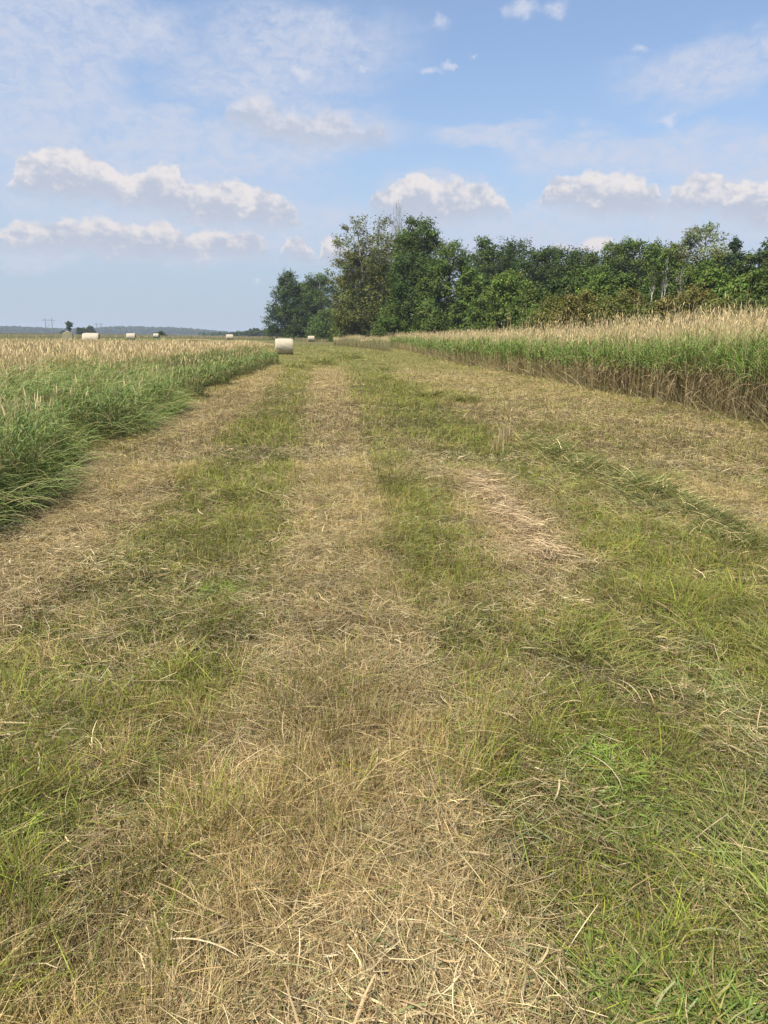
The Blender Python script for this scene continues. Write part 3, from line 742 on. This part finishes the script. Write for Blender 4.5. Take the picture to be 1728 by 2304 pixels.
# ------------------------------------------------------------------ trees
TC = dict(dark=(.055, .086, .021), mid=(.086, .126, .028), light=(.120, .175, .036), olive=(.125, .136, .036), pale=(.19, .215, .12), rust=(.145, .138, .042), blue=(.040, .070, .030))
PROF = dict(oval=[.6, .88, 1, 1, 1, .95, .86, .72, .42], low=[.9, 1, 1, .97, .92, .84, .72, .56, .32], column=[.7, .95, 1, 1, .95, .85, .7, .5, .2],
            dome=[1, 1.02, 1, .97, .92, .84, .72, .54, .3], vase=[.35, .55, .75, .9, 1, 1, .95, .8, .5], cone=[1, .98, .92, .84, .74, .62, .5, .36, .2])
def make_tree(x, y, H, R, shape='oval', colr='mid', n=9000, t0=.12, leaf=.34, trunk_c=(.17, .15, .125), multi=1, sparse=0, name='tree', label='', cat='tree', group=None, seed=0, spiky=.5, squash=1.0, trunk_r=None):
    global rng
    keep = rng; rng = np.random.default_rng(1000+seed)
    z0 = float(gz(np.array([x]), np.array([y]))[0])-.1
    root = empty(name, (x, y, z0))
    H += -z0
    T = Geo(); Cn = Geo()
    trunk_r = trunk_r or H*.014+.03
    lean = rng.normal(0, .02, 2)*H
    def axis(t, j=0):
        o = np.array([math.sin(t*3+j*2.1+seed), math.cos(t*2.3+j*1.7+seed)])*.02*H*t
        if multi > 1: o = o+np.array([math.cos(j*2.4+seed), math.sin(j*2.4+seed)])*R*.35*t
        return np.array([lean[0]*t+o[0], lean[1]*t+o[1], H*t])
    for j in range(multi):
        ts = np.linspace(0, .93, 9)
        tube(T, [axis(t, j) for t in ts], [trunk_r*(1.25 if k == 0 else 1)*(1-.9*t) for k, t in enumerate(ts)], 7, trunk_c)
    pr = np.array(PROF[shape]); pt = np.linspace(0, 1, len(pr))
    prf = lambda t: np.interp(t, pt, pr)
    ns = int(max(40, min(150, n/110)))
    tt = []
    while len(tt) < ns:
        t = rng.random()
        if rng.random() < prf(t)+.15: tt.append(t)
    tt = np.array(tt)
    ang = np.arange(ns)*2.399+rng.normal(0, .5, ns)
    lob = 1+.14*np.sin(ang*3+seed+tt*7)+.12*np.sin(ang*5-seed*2+tt*12)+.10*rng.normal(0, 1, ns)
    lr = (R*.25+.22)*rng.uniform(.6, 1.4, ns)*(1-.30*tt)
    ro = np.maximum(R*prf(tt)*lob-lr*.45, 0)*np.where(rng.random(ns) < .8, rng.uniform(.75, 1.0, ns), rng.uniform(.1, .6, ns))
    zc = H*(t0+(1-t0)*tt*.98)-lr*.55
    jj = rng.integers(0, multi, ns)
    ax = np.array([axis(min(.92, z/H), j) for z, j in zip(zc, jj)])
    sc_ = np.stack([ax[:, 0]*.8+np.cos(ang)*ro, ax[:, 1]*.8+np.sin(ang)*ro*squash, zc], 1)
    for k in range(ns):
        b = axis(max(.05, min(.9, zc[k]/H-.10*rng.uniform(.5, 1.8))), jj[k])
        e = sc_[k]; md = b*.45+e*.55+np.array([0, 0, -.03*H*rng.random()])
        tube(T, [b, md, e], [trunk_r*.30, trunk_r*.18, trunk_r*.06], 4, trunk_c)
    # leaves: twig sprays radiating from the end of every limb
    nsp = 9
    sd = rng.normal(0, 1, (ns, nsp, 3)); sd[..., 2] = sd[..., 2]*.75+.25
    sd[..., 0] += np.cos(ang)[:, None]*.6; sd[..., 1] += np.sin(ang)[:, None]*.6
    sd /= np.linalg.norm(sd, axis=2)[..., None]
    per = max(6, int(n/ns))
    idx = np.repeat(np.arange(ns), per); m_ = len(idx)
    si = rng.integers(0, nsp, m_)
    dr = sd[idx, si]
    spf = rng.random(m_) < (.85 if spiky > .95 else .5)
    u = rng.random(m_)
    dv = rng.normal(0, 1, (m_, 3)); dv /= np.linalg.norm(dv, axis=1)[:, None]
    rad = lr[idx]*(.45+.75*u**.5)
    Psp = sc_[idx]+dr*(lr[idx]*(.25+1.15*u*(.75+.5*spiky)))[:, None]+rng.normal(0, 1, (m_, 3))*(lr[idx]*.20*(1.1-.7*u))[:, None]
    Psh = sc_[idx]+dv*rad[:, None]*np.array([1, 1, .72])
    Pn = np.where(spf[:, None], Psp, Psh)
    od = np.where(spf[:, None], dr, dv)
    Pn[:, 2] = np.abs(Pn[:, 2])+.05
    if sparse:
        kk = (vnoise(Pn[:, 0]*1.3+Pn[:, 1], Pn[:, 2]*1.2, R*.22, seed) > sparse*.72); Pn = Pn[kk]; idx = idx[kk]; od = od[kk]; m_ = len(idx)
    c0 = np.array(TC[colr])
    cs = (.78+.45*rng.random(ns))[:, None]*(1+rng.normal(0, .05, (ns, 3)))
    cc = c0*cs[idx]*rng.uniform(.75, 1.3, (m_, 1))
    yel = rng.random((m_, 1)) < .08; cc = np.where(yel, cc*np.array([1.5, 1.3, .9]), cc)
    nrm = od*.8+np.array([0, 0, .45])+rng.normal(0, .45, (m_, 3)); nrm /= np.linalg.norm(nrm, axis=1)[:, None]
    h = rng.normal(0, 1, (m_, 3)); a_ = np.cross(nrm, h); a_ /= np.linalg.norm(a_, axis=1)[:, None]; b_ = np.cross(nrm, a_)
    s_ = leaf*rng.uniform(.55, 1.35, m_)[:, None]
    V = np.stack([Pn-a_*s_*.5, Pn-b_*s_*.30+nrm*s_*.06, Pn+a_*s_*.5, Pn+b_*s_*.30+nrm*s_*.06], 1)
    Cn.add(V.reshape(-1, 3), np.arange(m_*4).reshape(-1, 4), np.repeat(cc, 4, 0))
    T.build('trunk', M_BARK, root, smooth=True)
    Cn.build('crown', M_LEAF, root)
    rng = keep
    tag(root, label, cat, group)
    return root
_seed = [0]
def T_(u, topv, hwpx, dist, shape, colr, label, cat='tree', name=None, vb=None, **kw):
    _seed[0] += 1
    x, y = place(u, dist)
    H = zat(u, topv, dist)
    R = hwpx*K*dist/FPX*1.15
    nm = name or ('shrub' if cat == 'shrub' else 'tree')
    area = R*H
    n = int(kw.pop('n', min(16000, 3500+area*150))*1.7)
    leaf = kw.pop('leaf', .17+dist*.0014)
    return make_tree(x, y, H, R, shape, colr, n=n, leaf=leaf, name=nm, label=label, cat=cat, seed=_seed[0], **kw)
GT_ = 'trees of the wood edge on the right'
GS_ = 'trees standing at the far end of the track'
PALE = (.55, .52, .46)
# far end of the track
T_(622, 578, 36, 225, 'cone', 'dark', 'dark feathery broad tree standing leftmost at the far end of the track', name='maple_tree', t0=.08, spiky=1.0, n=15000, group=GS_, trunk_c=(.30, .27, .23), trunk_r=.35)
T_(694, 590, 38, 235, 'oval', 'mid', 'mid green rounded tree right behind the leftmost dark feathery tree', t0=.1, n=14000, group=GS_, trunk_c=PALE)
T_(665, 610, 28, 240, 'oval', 'mid', 'slim green tree wedged between the feathery tree and the rounded one', t0=.05, group=GS_)
T_(655, 668, 30, 222, 'dome', 'dark', 'low dark bush at the foot of the leftmost feathery tree', 'shrub', t0=.0, group='bushes under the trees at the end of the track')
T_(705, 668, 34, 215, 'dome', 'mid', 'wide green bush filling the gap under the rounded tree', 'shrub', t0=.0, group='bushes under the trees at the end of the track')
T_(748, 655, 30, 175, 'dome', 'mid', 'leafy bush left of the tall brownish tree trunk', 'shrub', t0=.0, group='bushes under the trees at the end of the track')
T_(803, 464, 60, 150, 'oval', 'olive', 'tallest brownish green airy tree with several pale bare trunks', name='poplar_tree', t0=.14, n=15000, sparse=.36, multi=3, group=GS_, trunk_c=(.42, .38, .32), spiky=.7)
T_(768, 535, 38, 152, 'oval', 'olive', 'brownish lower left half of the tallest airy tree clump', name='poplar_tree', t0=.08, sparse=.3, multi=2, group=GS_, trunk_c=(.42, .38, .32))
T_(826, 560, 34, 148, 'oval', 'olive', 'brownish green airy tree between the tallest tree and the big dark one', name='poplar_tree', t0=.08, sparse=.35, multi=2, group=GS_, trunk_c=PALE)
T_(905, 470, 48, 122, 'oval', 'mid', 'big dark green tree with a high pointed leafy top', t0=.30, n=15000, sparse=.25, spiky=.75, group=GS_)
T_(895, 545, 62, 118, 'low', 'dark', 'massive dark green leafy tree filling the middle of the clump', t0=.02, n=16000, spiky=.75, group=GS_)
T_(965, 515, 62, 115, 'low', 'mid', 'broad mid green tree on the right shoulder of the clump', t0=.02, n=16000, spiky=.75, group=GS_)
T_(1010, 575, 34, 112, 'low', 'light', 'lighter green tree at the right end of the central clump', t0=.02, n=12000, group=GS_)
T_(845, 655, 34, 112, 'dome', 'mid', 'rounded green bush at the left foot of the massive dark tree', 'shrub', t0=0, group='bushes in front of the central clump')
T_(930, 655, 40, 106, 'dome', 'mid', 'green bush in front of the massive dark tree', 'shrub', t0=0, group='bushes in front of the central clump')
T_(1040, 640, 36, 98, 'dome', 'mid', 'green bush at the right foot of the central clump', 'shrub', t0=0, group='bushes in front of the central clump')
# wood edge: back row
ROW = [(1030, 508, 26, 150, 'column', 'mid', 'spiky topped poplar at the left end of the back row'),
 (1062, 530, 34, 148, 'oval', 'dark', 'dark oak right of the spiky poplar'),
 (1100, 516, 42, 150, 'oval', 'dark', 'broad dark tree with bristly top in the back row'),
 (1145, 540, 36, 140, 'oval', 'dark', 'dark tree right of the bristly topped one'),
 (1190, 526, 36, 138, 'oval', 'dark', 'dark round headed tree before the gap with the white cloud'),
 (1232, 530, 36, 134, 'oval', 'dark', 'dark tree in the middle of the back row'),
 (1275, 548, 32, 130, 'oval', 'mid', 'lower mid green tree in a dip of the back row'),
 (1315, 520, 34, 128, 'oval', 'mid', 'green tree with ragged top right of the dip'),
 (1358, 514, 40, 126, 'oval', 'mid', 'brighter green broad tree in the back row'),
 (1405, 520, 38, 124, 'oval', 'mid', 'mid green tree above the white birch trunks'),
 (1450, 520, 36, 126, 'oval', 'olive', 'dull olive tree left of the pale airy one'),
 (1502, 480, 40, 124, 'oval', 'pale', 'pale silvery airy tree rising above the back row'),
 (1545, 535, 30, 120, 'oval', 'olive', 'olive tree under the right side of the pale airy one'),
 (1568, 514, 20, 112, 'column', 'blue', 'narrow very dark conifer in the back row'),
 (1608, 545, 32, 112, 'oval', 'mid', 'green tree right of the narrow dark conifer'),
 (1650, 514, 30, 112, 'oval', 'dark', 'dark tree top at the right edge of the photo'),
 (1720, 510, 50, 112, 'oval', 'dark', 'dark tree just past the right edge tree'),
 (1800, 500, 60, 110, 'oval', 'mid', 'green tree furthest to the right of the wood')]
for (u, v, hw, ds, sh, cl, lb) in ROW:
    T_(u, v, hw*(1 if cl == 'blue' else 1.3), ds, sh, cl, lb, name='conifer' if cl == 'blue' else 'tree', t0=.12, n=9000 if hw < 30 else 12000, sparse=.55 if cl == 'pale' else .12, group=GT_, spiky=1.1 if 'ristly' in lb or 'spiky' in lb else .6, trunk_c=PALE if cl in ('pale', 'mid') else (.15, .13, .11))
MID = [(1098, 580, 34, 96, 'oval', 'light', 'light green young tree standing in front of the dark back row'),
 (1150, 615, 32, 92, 'low', 'mid', 'green young tree right of the light green one'),
 (1195, 600, 30, 94, 'low', 'dark', 'dark tree behind the olive thicket left part'),
 (1240, 580, 34, 96, 'oval', 'mid', 'mid height green tree behind the olive thicket'),
 (1285, 592, 36, 90, 'low', 'light', 'light green bushy tree left of the birch trunks'),
 (1335, 590, 34, 90, 'low', 'mid', 'bushy green tree just left of the birch trunks'),
 (1440, 570, 40, 90, 'low', 'mid', 'bushy green tree just right of the birch trunks'),
 (1485, 560, 34, 92, 'oval', 'mid', 'green tree under the pale airy one'),
 (1530, 575, 34, 86, 'low', 'light', 'bright green young tree left of the dark conifer foot'),
 (1590, 590, 34, 84, 'low', 'light', 'light green bushy tree right of the dark conifer foot'),
 (1640, 570, 36, 82, 'low', 'mid', 'green bushy tree near the right edge'),
 (1710, 560, 50, 80, 'low', 'mid', 'green bushy tree past the right edge')]
for (u, v, hw, ds, sh, cl, lb) in MID:
    T_(u, v, hw*1.15, ds, sh, cl, lb, name='young_tree', t0=.03, n=11000, group='younger trees in front of the wood', spiky=.8)
# white birch trunks
for i, (u, vt, vb, ln) in enumerate(((1396, 585, 625, -8), (1415, 570, 618, -5), (1422, 566, 612, 2), (1462, 595, 640, 2))):
    x, y = place(u, 84-i*.4)
    H = zat(u, vt-24, 84)
    lab = ['leaning white birch stem, left of the three together', 'middle white birch stem of the three together', 'upright white birch stem, right of the three together', 'short pale birch stem standing apart, right of the three'][i]
    make_tree(x, y, H, .9, 'vase', 'mid', n=500, t0=.75, leaf=.3, trunk_c=(.78, .74, .68), name='birch_tree', label=lab, seed=200+i, group='white stemmed birches in the wood', trunk_r=.085)
# olive thicket
SH = [(1150, 662, 36, 66, 'mid', 'green shrub at the left end of the olive thicket'),
 (1195, 640, 46, 62, 'olive', 'left olive shrub of the thicket with yellowish leaves'),
 (1245, 628, 52, 60, 'rust', 'tallest dome shaped brownish olive shrub of the thicket'),
 (1310, 636, 48, 60, 'olive', 'olive shrub in the middle of the thicket'),
 (1352, 620, 30, 62, 'rust', 'brownish shrub top poking up mid thicket'),
 (1385, 650, 38, 58, 'olive', 'low olive shrub in front of the birch stems'),
 (1440, 640, 40, 58, 'rust', 'brownish shrub right of the birch stems'),
 (1490, 616, 48, 60, 'rust', 'tall rusty olive shrub in the right part of the thicket'),
 (1540, 645, 40, 56, 'olive', 'olive shrub behind the highest seed heads'),
 (1600, 635, 44, 56, 'mid', 'green shrub at the right end of the thicket'),
 (1660, 645, 46, 55, 'mid', 'green shrub cut by the right edge'),
 (1740, 640, 60, 55, 'mid', 'green shrub past the right edge')]
for (u, v, hw, ds, cl, lb) in SH:
    T_(u, v, hw*1.12, ds, 'dome', cl, lb, 'shrub', t0=0, n=9500, leaf=.19, group='shrubs of the thicket before the wood', spiky=.6)

# dead tree: bare pale branches
def dead_tree():
    x, y = place(858, 156); H = zat(864, 462, 156)
    z0 = float(gz(np.array([x]), np.array([y]))[0])
    root = empty('dead_tree', (x, y, z0))
    g = Geo(); rr_ = random.Random(4)
    def br_(p, d, L, r, lv):
        q = p+d*L*.5+np.array([rr_.gauss(0, .04), rr_.gauss(0, .04), .02])*L; e = q+(d+np.array([rr_.gauss(0, .1), rr_.gauss(0, .1), .12]))*L*.5
        tube(g, [p, q, e], [r, r*.75, r*.5], 5, (.42, .38, .34))
        if lv == 0: return
        for _ in range(4 if lv > 1 else 3):
            nd = d+np.array([rr_.gauss(0, .38), rr_.gauss(0, .38), rr_.uniform(.0, .4)]); nd /= np.linalg.norm(nd)
            s = rr_.random(); br_(q*(1-s)+e*s, nd, L*rr_.uniform(.45, .75), r*.5, lv-1)
    br_(np.array([0., 0, 0]), np.array([0, 0, 1.]), H*.62, .30, 0)
    for k in range(9):
        b = np.array([.0, 0, H*(.52+.012*k)]); dd = np.array([rr_.gauss(0, .25), rr_.gauss(0, .2), 1]); dd /= np.linalg.norm(dd)
        br_(b, dd, H*rr_.uniform(.16, .24), .12, 3)
    o = g.build('branches', M_BARK, root)
    tag(root, 'bare dead tree with thin pale branches between two tall crowns', 'dead tree')
dead_tree()

# small far trees and bushes on the left
FAR = 'small trees scattered far out on the left'
def far_tree(u, vt, hw, dist, shape, cl, lab, cat='tree', **kw):
    return T_(u, vt+2, hw*.75, dist, shape, cl, lab, cat, n=1500, leaf=dist*.0018, group=FAR, **kw)
x, y = place(151, 400)
lt = make_tree(x, y, zat(152, 694, 400), 1.5, 'vase', 'dark', n=1500, t0=.45, leaf=.7, seed=300, name='lone_tree', label='lone tall tree with a split two tuft crown on the far left horizon', cat='tree', trunk_r=.5, multi=2)
far_tree(172, 705, 5, 600, 'oval', 'dark', 'thin far tree just right of the lone split crown tree')
far_tree(183, 706, 8, 600, 'dome', 'dark', 'wide low far tree between the thin one and the taller round one')
far_tree(197, 702, 8, 600, 'oval', 'dark', 'rounder taller far tree at the right of the little group')
far_tree(138, 713, 6, 600, 'dome', 'dark', 'low far bush just left of the lone split crown tree', 'shrub')
far_tree(346, 714, 13, 330, 'dome', 'dark', 'dark rounded bush alone behind the smallest bale', 'shrub', t0=0)
for i, (u, v, hw, lb) in enumerate(((520, 716, 16, 'low wide bush leftmost before the dark feathery tree'), (543, 711, 11, 'small far tree left of the pair near the feathery tree'), (554, 709, 9, 'taller far tree of the pair near the feathery tree'), (566, 714, 12, 'low far bush between the far trees near the feathery tree'), (578, 710, 8, 'slim far tree right of the pair near the feathery tree'), (592, 712, 12, 'far tree half hidden by the feathery tree'))):
    T_(u, v, hw, 650, 'oval' if 'tree' in lb[:14] or 'tree' in lb else 'dome', 'dark', lb, 'tree' if 'tree ' in lb[:20] else 'shrub', n=1500, leaf=1.3, t0=.02, group='far trees left of the feathery tree')

# ------------------------------------------------------------------ power line frames
m, N = mat('weathered_pole')
N.n('ShaderNodeOutputMaterial', ins={0: N.n('ShaderNodeBsdfPrincipled', ins={'Base Color': N.mix(N.noise(N.n('ShaderNodeTexCoord').outputs['Object'], 2).outputs[0], (.10, .085, .07), (.2, .18, .16)), 'Roughness': .8}).outputs[0]})
M_POLE = m
for (u, dist, vt, sp, lab) in ((108, 1100, 687, 5.7, 'nearest tallest two pole power line frame on the far left horizon'), (215, 1500, 697, 4.1, 'second shorter two pole power line frame right of the lone tree'), (285, 2100, 702, 2.9, 'third faintest power line frame above the distant woods')):
    x, y = place(u, dist); H = zat(u, vt, dist); half = sp*K*dist/FPX
    z0 = float(gz(np.array([x]), np.array([y]))[0])
    root = empty('power_pylon', (x, y, z0), -math.atan2(x, y)); H -= z0
    w_ = dist/2600
    for s in (-1, 1):
        g = Geo(); tube(g, [(s*half, 0, 0), (s*half, 0, H*.5), (s*half, 0, H)], [w_, w_*.85, w_*.7], 8); g.build('pole', M_POLE, root, smooth=True)
    g = Geo(); tube(g, [(-half*1.9, 0, H*.86), (0, 0, H*.865), (half*1.9, 0, H*.86)], [w_*.6]*3, 6); g.build('crossarm', M_POLE, root)
    g = Geo(); tube(g, [(-half, 0, H*.35), (half, 0, H*.7)], [w_*.25]*2, 4); tube(g, [(half, 0, H*.35), (-half, 0, H*.7)], [w_*.25]*2, 4); g.build('cross_brace', M_POLE, root)
    for q in (-1.8, 0, 1.8):
        g = Geo(); tube(g, [(q*half, 0, H*.86), (q*half, 0, H*.80)], [w_*.35]*2, 6); g.build('insulator', M_POLE, root)
    tag(root, lab, 'pylon', 'power line frames on the horizon')

# ------------------------------------------------------------------ distant wooded ridge (far-off wood reading as one mass)
GW = Geo()
xs = []
def ridge(us, vtops, dist, n, cl, size):
    u = rng.uniform(us[0], us[-1], n); vt = np.interp(u, us, vtops)
    t = rng.random(n)**.7
    dd = dist*(1+.10*rng.random(n))
    P = []
    for a, b, c_, d_ in zip(u, vt, t, dd):
        x, y = place(a, d_); H = zat(a, b, d_)
        P.append((x, y, H))
    P = np.array(P)
    bump = fbm(u*3.0, u*0, 14, 150, 3)*(P[:, 2])*.35
    P[:, 2] = (P[:, 2]+bump)*t
    nr_ = rng.normal(0, .6, (n, 3))+np.array([-.2, -.4, .6]); nr_ /= np.linalg.norm(nr_, axis=1)[:, None]
    h = rng.normal(0, 1, (n, 3)); a_ = np.cross(nr_, h); a_ /= np.linalg.norm(a_, axis=1)[:, None]; b_ = np.cross(nr_, a_)
    s_ = size*rng.uniform(.6, 1.4, (n, 1))
    V = np.stack([P-a_*s_*.5, P-b_*s_*.4, P+a_*s_*.5, P+b_*s_*.4], 1)
    cc = np.array(cl)*rng.uniform(.6, 1.4, (n, 1))
    GW.add(V.reshape(-1, 3), np.arange(n*4).reshape(-1, 4), np.repeat(cc, 4, 0))
ridge([-400, 0, 60, 120, 200, 260, 330, 400, 440, 500, 560], [700, 705, 707, 710, 710, 706, 707, 709, 713, 718, 722], 2100, 26000, (.04, .07, .03), 6)
ridge([430, 500, 560, 620, 900], [721, 719, 716, 712, 700], 900, 6000, (.045, .08, .03), 3)
tag(GW.build('distant_wood', M_LEAF), 'low dark band of distant woodland along the left horizon', 'woodland', kind='stuff')

# ------------------------------------------------------------------ dried weed and taller dry tuft in the field
def weed(u, v, n, H, lab, name='dried_weed', pal=P_STRAW, heads=True):
    a = at(u, v); z0 = float(gz(np.array([a[0]]), np.array([a[1]]))[0])
    root = empty(name, (a[0], a[1], z0))
    g = Geo(); azm = rng.uniform(0, 2*PI, n)
    P = np.stack([rng.normal(0, .05, n), rng.normal(0, .05, n), np.zeros(n)], 1)
    c = pick(pal, n)
    tip = ribbons(g, P, azm, H*rng.uniform(.5, 1, n), .006, rng.uniform(0, .15, n), rng.uniform(.1, .6, n), 4, c*.8, c)
    g.build('stems', M_STRAW, root)
    if heads:
        for q in tip[:9]:
            g = Geo(); mth = 26
            ribbons(g, np.repeat(q[None], mth, 0), rng.uniform(0, 2*PI, mth), rng.uniform(.015, .04, mth), .007, rng.uniform(0, 2, mth), rng.uniform(0, 2, mth), 1, pick([(.10, .07, .06), (.16, .11, .09)], mth), pick([(.12, .08, .07)], mth))
            g.build('seed_head', M_STRAW, root)
    tag(root, lab, 'weed')
weed(1092, 952, 90, .42, 'tall dried weed with dark seed heads standing in the right strip')
weed(1072, 975, 70, .36, 'dry straw coloured tuft just left of the tall dried weed', name='dry_tuft', heads=False)

# ------------------------------------------------------------------ haze
m = bpy.data.materials.new('haze_air'); m.use_nodes = True
for n_ in list(m.node_tree.nodes): m.node_tree.nodes.remove(n_)
N = NT(m.node_tree)
pv = N.n('ShaderNodeVolumePrincipled', ins={'Color': (.80, .88, 1.0, 1), 'Density': 0.00022, 'Anisotropy': .2})
N.n('ShaderNodeOutputMaterial', ins={1: pv.outputs[0]})
s = 6600
g = Geo(); zb, zt = -3.0, 45.0
V = [(-s, -s, zb), (s, -s, zb), (s, s, zb), (-s, s, zb), (-s, -s, zt), (s, -s, zt), (s, s, zt), (-s, s, zt)]
g.add(V, [(0, 3, 2, 1), (4, 5, 6, 7), (0, 1, 5, 4), (1, 2, 6, 5), (2, 3, 7, 6), (3, 0, 4, 7)], (1, 1, 1))
hz = g.build('haze', m)
tag(hz, 'thin blue haze over the whole field', 'haze', kind='stuff')
